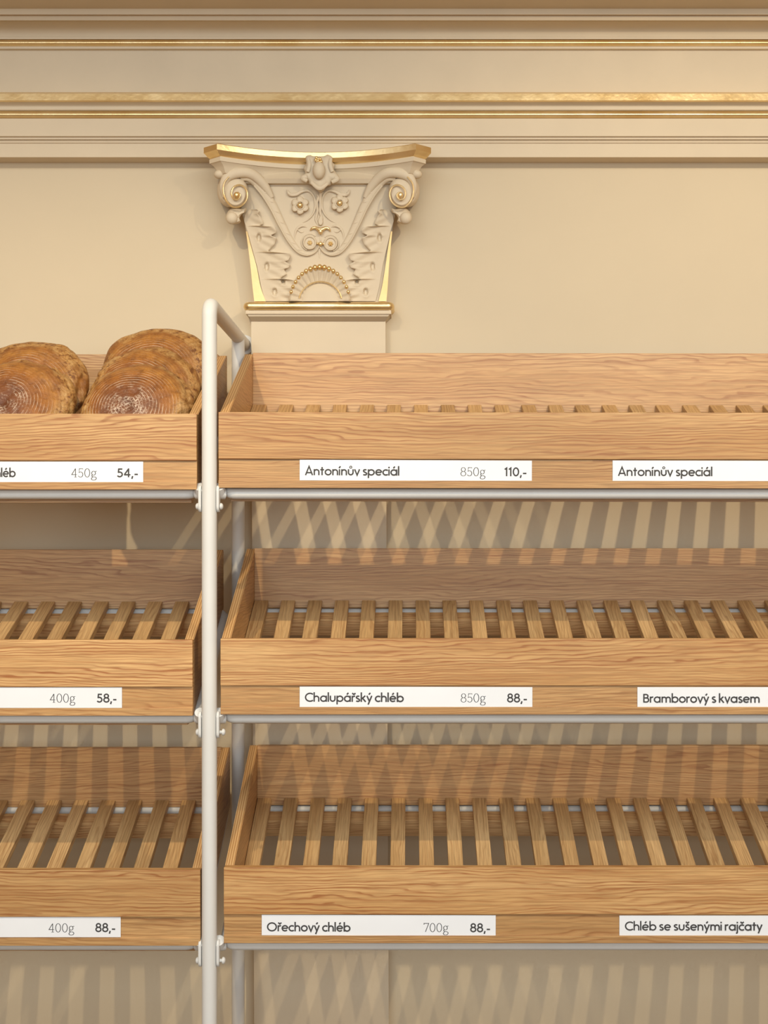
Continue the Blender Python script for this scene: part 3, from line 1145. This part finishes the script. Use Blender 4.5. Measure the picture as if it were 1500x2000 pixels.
XH = 12.2
O_ = arc(6.3, 6.0, 5.1, 5.0, 90, 450, 36)
NARCH = [(1.5, 0), (1.5, 12)], arc(5.6, 6.6, 4.1, 4.2, 172, 0, 14) + [(9.7, 0)]
ACUTE = lambda x: [(x - 1.2, 14.2), (x + 1.6, 17.6)]
CARON = lambda x: [(x - 3.0, 17.0), (x, 14.4), (x + 3.0, 17.0)]
SANS = {
    'A': (14.4, [[(0.9, 0), (7.2, 17.3), (13.5, 0)], [(3.2, 5.0), (11.2, 5.0)]]),
    'B': (11.6, [[(1.6, 0), (1.6, 17.3)], [(1.6, 16.0)] + arc(5.6, 12.65, 3.4, 3.35, 90, -90, 14) + [(1.6, 9.3)], [(1.6, 9.3)] + arc(6.2, 5.3, 4.1, 4.0, 90, -90, 16) + [(1.6, 1.3)]]),
    'C': (14.6, [arc(9.4, 8.65, 8.0, 7.7, 48, 312, 30)]),
    'O': (18.6, [arc(9.3, 8.65, 8.0, 7.7, 90, 450, 44)]),
    'a': (12.9, [O_, [(11.3, 0), (11.3, 12)]]),
    'b': (12.9, [arc(6.6, 6.0, 5.1, 5.0, 90, 450, 36), [(1.5, 0), (1.5, 18.6)]]),
    'c': (10.0, [arc(6.3, 6.0, 5.1, 5.0, 48, 312, 24)]),
    'e': (12.2, [[(1.6, 6.1), (11.2, 6.1)], arc(6.3, 6.0, 5.0, 5.0, 2, 318, 28)]),
    'h': (11.3, [[(1.5, 0), (1.5, 18.6)], NARCH[1]]),
    'i': (3.4, [[(1.5, 0), (1.5, 12)], [(1.5, 14.3), (1.5, 17.2)]]),
    'j': (3.8, [[(1.9, 12), (1.9, -3.2), (1.2, -4.6), (-0.4, -5.0)], [(1.9, 14.3), (1.9, 17.2)]]),
    'k': (10.2, [[(1.5, 0), (1.5, 18.6)], [(8.6, 12), (2.2, 5.8)], [(3.8, 7.2), (9.4, 0)]]),
    'l': (3.3, [[(1.5, 0), (1.5, 18.6)]]),
    'm': (17.6, [[(1.5, 0), (1.5, 12)], arc(5.2, 6.9, 3.7, 3.9, 172, 0, 14) + [(8.9, 0)], arc(12.6, 6.9, 3.7, 3.9, 172, 0, 14) + [(16.3, 0)]]),
    'n': (11.3, [NARCH[0], NARCH[1]]),
    'o': (12.6, [O_]),
    'p': (12.9, [arc(6.6, 6.0, 5.1, 5.0, 90, 450, 36), [(1.5, -5.2), (1.5, 12)]]),
    'r': (6.9, [[(1.5, 0), (1.5, 12)], arc(5.4, 7.2, 3.9, 3.7, 165, 70, 10)]),
    's': (8.4, [arc(4.6, 8.9, 2.9, 2.3, 40, 200, 12) + [(2.7, 7.2), (6.3, 5.0)] + arc(4.2, 3.3, 3.2, 2.35, 20, -150, 12)]),
    't': (7.6, [[(3.6, 0), (3.6, 16.2)], [(0.3, 10.8), (7.2, 10.8)]]),
    'u': (11.3, [[(1.5, 12)] + arc(5.6, 5.3, 4.1, 4.1, 180, 360, 14) + [(9.7, 12)]]),
    'v': (10.2, [[(0.7, 12), (5.1, 0.5), (9.5, 12)]]),
    'y': (10.2, [[(0.7, 12), (5.3, 0.8)], [(9.5, 12), (3.0, -5.2)]]),
    'í': (3.8, [[(1.5, 0), (1.5, 12)], ACUTE(1.8)]),
    ' ': (3.9, []),
    ',': (4.4, [[(2.6, 2.4), (1.2, -3.2)]]),
    '-': (7.4, [[(0.8, 5.6), (6.6, 5.6)]]),
    '0': (11.4, [arc(5.7, 8.65, 4.3, 7.5, 90, 450, 36)]),
    '1': (6.6, [[(0.9, 13.2), (4.2, 16.0), (4.2, 0)]]),
    '4': (12.0, [[(8.2, 0), (8.2, 17.3)], [(8.2, 16.2), (1.2, 4.9)], [(0.6, 4.9), (11.4, 4.9)]]),
    '5': (10.8, [[(9.4, 16.0), (2.4, 16.0)], [(3.4, 17.3), (2.7, 8.6)], arc(4.9, 5.6, 4.3, 4.5, 128, -148, 22)]),
    '8': (11.2, [arc(5.6, 12.8, 3.5, 3.5, 90, 450, 30), arc(5.6, 5.2, 4.3, 4.1, 90, 450, 32)]),
}
for base, acc, ch, x in (('a', ACUTE, 'á', 6.6), ('e', ACUTE, 'é', 6.4), ('y', ACUTE, 'ý', 5.3), ('r', CARON, 'ř', 4.4), ('s', CARON, 'š', 4.4), ('c', CARON, 'č', 6.3)):
    SANS[ch] = (SANS[base][0], SANS[base][1] + [acc(x)])
SANS['ů'] = (11.3, SANS['u'][1] + [arc(5.6, 16.0, 2.0, 2.0, 90, 450, 18)])
SERIF = {
    '0': (12.6, [arc(6.3, 8.6, 4.9, 8.3, 90, 450, 36)]),
    '4': (12.2, [[(11.4, 5.2), (1.0, 5.2), (8.2, 16.8)], [(8.4, 17.0), (8.4, 0.3)], [(5.9, 0.3), (10.9, 0.3)]]),
    '5': (11.4, [[(9.4, 16.7), (3.0, 16.7), (2.4, 9.2)] + arc(5.2, 5.4, 4.7, 5.1, 128, -150, 24), [(9.5, 16.9), (9.9, 15.6)]]),
    '7': (11.6, [[(1.4, 14.4), (1.5, 16.7), (11.0, 16.7), (4.4, 0.2)]]),
    '8': (12.4, [arc(6.2, 12.8, 4.0, 4.0, 90, 450, 30), arc(6.2, 4.6, 4.9, 4.4, 90, 450, 32)]),
    'g': (12.4, [arc(5.4, 8.0, 3.7, 3.9, 90, 450, 28), [(8.2, 10.6), (10.2, 11.9), (11.6, 11.6)],
                 [(3.2, 4.9), (1.9, 3.4), (2.2, 1.8), (4.4, 1.0), (8.4, 0.7), (10.6, -0.8), (10.7, -2.8), (9.2, -4.8), (5.8, -5.6), (2.4, -5.0), (1.0, -3.2), (1.8, -1.2), (3.8, 0.9)]]),
}


def stroke(bm, pts, wfun, y, closed=False):
    """flat ribbon in the x-z plane"""
    n = len(pts)
    L, R = [], []
    if closed:
        pts = pts[:-1]
        n -= 1
    for i in range(n):
        p = Vector(pts[i])
        a = Vector(pts[i - 1]) if (i or closed) else None
        b = Vector(pts[(i + 1) % n]) if (i < n - 1 or closed) else None
        if a is None:
            d0 = d1 = (b - p).normalized()
        elif b is None:
            d0 = d1 = (p - a).normalized()
        else:
            d0, d1 = (p - a).normalized(), (b - p).normalized()
        t = d0 + d1
        t = t.normalized() if t.length > 1e-6 else d1
        nr = Vector((-t.y, t.x))
        c = max(0.42, nr.dot(Vector((-d1.y, d1.x))))
        h = wfun(t) / 2 / c
        L.append(bm.verts.new((p.x + nr.x * h, y, p.y + nr.y * h)))
        R.append(bm.verts.new((p.x - nr.x * h, y, p.y - nr.y * h)))
    for i in range(n if closed else n - 1):
        j = (i + 1) % n
        bm.faces.new((L[i], L[j], R[j], R[i]))


def text_mesh(font, txt, width, wfun, y):
    """lettering with its left end at x = 0 and its baseline at z = 0, set to the given width; millimetres"""
    bm = bmesh.new()
    adv = [font[c][0] for c in txt]
    nat = sum(adv)
    k = width / nat
    x = 0
    for c in txt:
        mid = font[c][0] / 2
        for s in font[c][1]:
            y -= 0.00002
            s = [(mid + (px - mid) * 0.94, pz) for px, pz in s]
            cl = math.hypot(s[0][0] - s[-1][0], s[0][1] - s[-1][1]) < 1e-4
            ring = cl and min(p[1] for p in s) > 12.5
            stroke(bm, [((x + px) * k, pz) for px, pz in s], (lambda t: 1.5) if ring else wfun, y, cl)
        x += font[c][0]
    bmesh.ops.scale(bm, vec=(.001, 1, .001), verts=bm.verts)
    return bm


BOLD = lambda t: 2.8
DOT = lambda t: 2.75
FINE = lambda t: 0.75 + 0.6 * abs(t.y)


def price_label(label, px0, py0, w, txts, skew=0.0, ink_tone=None):
    """card whose top left corner is seen at (px0, py0); txts = (text, font, start, width) in mm from its left end"""
    h = 40.2
    x, z = (px0 - 800) / 1000, ZO + (1050 - py0 - h) / 1000
    t = thing('price_label', label, 'price card', (x, 0.0032, z), 'price cards in the tray rails')
    t.rotation_euler = (0, skew, 0)
    bm = bmesh.new()
    add_box(bm, 0, w / 1000, -0.0004, 0.0004, 0, h / 1000)
    obj('card', bm, M_CARD, t)
    for txt, font, sx, sw, bz in txts:
        bm = text_mesh(SANS if font == 'b' else SERIF, txt, sw, BOLD if font == 'b' else FINE, -0.0006)
        obj('lettering', bm, M_INK, t, None, (sx / 1000, 0, bz / 1000))
    return t


price_label('white Antonínův speciál card showing 850g and the price 110', 585, 897.7, 454,
            [('Antonínův speciál', 'b', 10, 185.5, 10.0), ('850g', 's', 313.5, 51, 9.5), ('110,-', 'b', 399.5, 45, 9.5)], 0.0040)
price_label('white Antonínův speciál card without visible price, cut off by the frame', 1197, 899.2, 454,
            [('Antonínův speciál', 'b', 10, 185.5, 10.0)], 0.0018)
price_label('white Chalupářský chléb card priced 88 on the middle tier', 585, 1341.2, 455,
            [('Chalupářský chléb', 'b', 9.5, 194.5, 10.6), ('850g', 's', 314, 51, 10.2), ('88,-', 'b', 405, 40.5, 10.2)], 0.0025)
price_label('white Bramborový s kvasem card on the middle tier', 1245.5, 1342.4, 455,
            [('Bramborový s kvasem', 'b', 10.5, 229, 9.8)], 0.0)
price_label('white Ořechový chléb card reading 700g on the lowest tier', 510.8, 1787.3, 457.5,
            [('Ořechový chléb', 'b', 9.5, 164.5, 7.8), ('700g', 's', 315.5, 51, 7.4), ('88,-', 'b', 407, 40.5, 7.2)], 0.0030)
price_label('white Chléb se sušenými rajčaty card on the lowest tier', 1210.3, 1789.0, 457,
            [('Chléb se sušenými rajčaty', 'b', 10, 269.5, 11.0)], 0.0)
price_label('white card reading 450g and 54 under the tray of loaves', -175, 901.3, 454,
            [('chléb', 'b', 154.0, 51.0, 9.9), ('450g', 's', 313, 51.5, 9.5), ('54,-', 'b', 402, 43, 9.5)], 0.0)
price_label('white card reading 400g and 58 on the middle tier left of the post', -217, 1342.8, 454.5,
            [('400g', 's', 313, 51.5, 10.5), ('58,-', 'b', 404.5, 40.5, 10.5)], 0.0)
price_label('white card reading 400g and 88 on the lowest tier left of the post', -219.5, 1791.2, 454.5,
            [('400g', 's', 313, 52, 9.8), ('88,-', 'b', 404.5, 40.5, 10.2)], 0.0)


# ------------------------------------------------------------------ loaves
def loaf(label, cx, cyb, czb, lean, R, spin, seed, hgt=0.062, tilt=0.0):
    """round loaf standing on its rim; (cx, cyb, czb) is the middle of its flat underside, lean the tilt back from upright"""
    bm = bmesh.new()
    nu, nv = 128, 56
    prof = []
    for j in range(nv + 1):
        a = PI / 2 - (PI / 2 + 1.25) * j / nv          # from the crown over the rim to the underside
        ca, sa = math.cos(a), math.sin(a)
        r = R * abs(ca) ** 0.86
        z = (hgt if sa >= 0 else 0.020) * (abs(sa) ** 0.95) * (1 if sa >= 0 else -1)
        prof.append((max(r, 0), z + 0.019))
    grid = []
    for j, (r, z) in enumerate(prof):
        row = []
        for i in range(nu):
            th = 2 * PI * i / nu
            wob = 1 + 0.025 * math.sin(2 * th + seed) + 0.012 * math.sin(3 * th + seed * 2.1)
            p = Vector((r * wob * 1.07 * math.cos(th), r * wob * math.sin(th), z))
            q = p * 14 + Vector((seed * 7.3, seed * 3.1, seed))
            n1 = noise.noise(q)
            q2 = p * 55 + Vector((seed * 2.3, 0, seed))
            n2 = noise.noise(q2)
            rr = r / R
            d = 0.0085 * n1 + 0.0012 * n2
            # basket ridges
            d += 0.0002 * math.sin(math.hypot(p.x + .015, p.y + .028) * 950) * (1 if rr < 0.8 else 0)
            # torn rim
            rim = math.exp(-((rr - 0.93) / 0.07) ** 2)
            rg = 1 - abs(noise.noise(p * 38 + Vector((seed, 9, 2))))
            d -= rim * 0.009 * max(0, rg - 0.62) / 0.38 * (0.5 + 0.5 * math.sin(th * 1.0 + seed))
            if z > 0.03:
                d -= 0.007 * math.exp(-((p.x + .015) ** 2 + (p.y + .028) ** 2) / 0.010 ** 2)
            nrm = Vector((math.cos(th) * rr, math.sin(th) * rr, 1 - rr * .6 if j < nv * .7 else -.3)).normalized()
            row.append(bm.verts.new(p + nrm * d) if j else None)
        if j == 0:
            v = bm.verts.new(Vector((0, 0, z - 0.004)))
            row = [v] * nu
        grid.append(row)
    for j in range(nv):
        for i in range(nu):
            k = (i + 1) % nu
            if j == 0:
                bm.faces.new((grid[0][0], grid[1][i], grid[1][k]))
            else:
                bm.faces.new((grid[j][i], grid[j + 1][i], grid[j + 1][k], grid[j][k]))
    bm.faces.new(grid[-1])
    o = obj('bread_loaf', bm, M_CRUST, None, 60)
    tag(o, label, 'bread loaf', 'round loaves in the top tray')
    o.matrix_world = Matrix.Translation((cx, cyb, czb)) @ Matrix.Rotation(tilt, 4, 'Z') @ Matrix.Rotation(PI / 2 - lean, 4, 'X') @ Matrix.Rotation(spin, 4, 'Z')
    return o


loaf('front round loaf with floury rings in the stack next to the post', -0.5475, 0.106, ZO + 0.252, math.radians(32), 0.105, 0.1, 1.7, 0.050)
loaf('round loaf between the front and back loaves beside the post', -0.552, 0.186, ZO + 0.293, math.radians(29), 0.112, -0.35, 4.4, 0.044)
loaf('highest round loaf, behind the other two in the stack near the post', -0.545, 0.266, ZO + 0.345, math.radians(20), 0.113, 0.3, 2.9, 0.046)
loaf('round brown loaf at the front left, cut off by the left edge', -0.790, 0.106, ZO + 0.257, math.radians(30), 0.108, -0.15, 6.2, 0.050)
loaf('round loaf with a torn crust, behind the front loaf at the left edge', -0.797, 0.186, ZO + 0.302, math.radians(26), 0.117, 0.4, 8.8, 0.044)
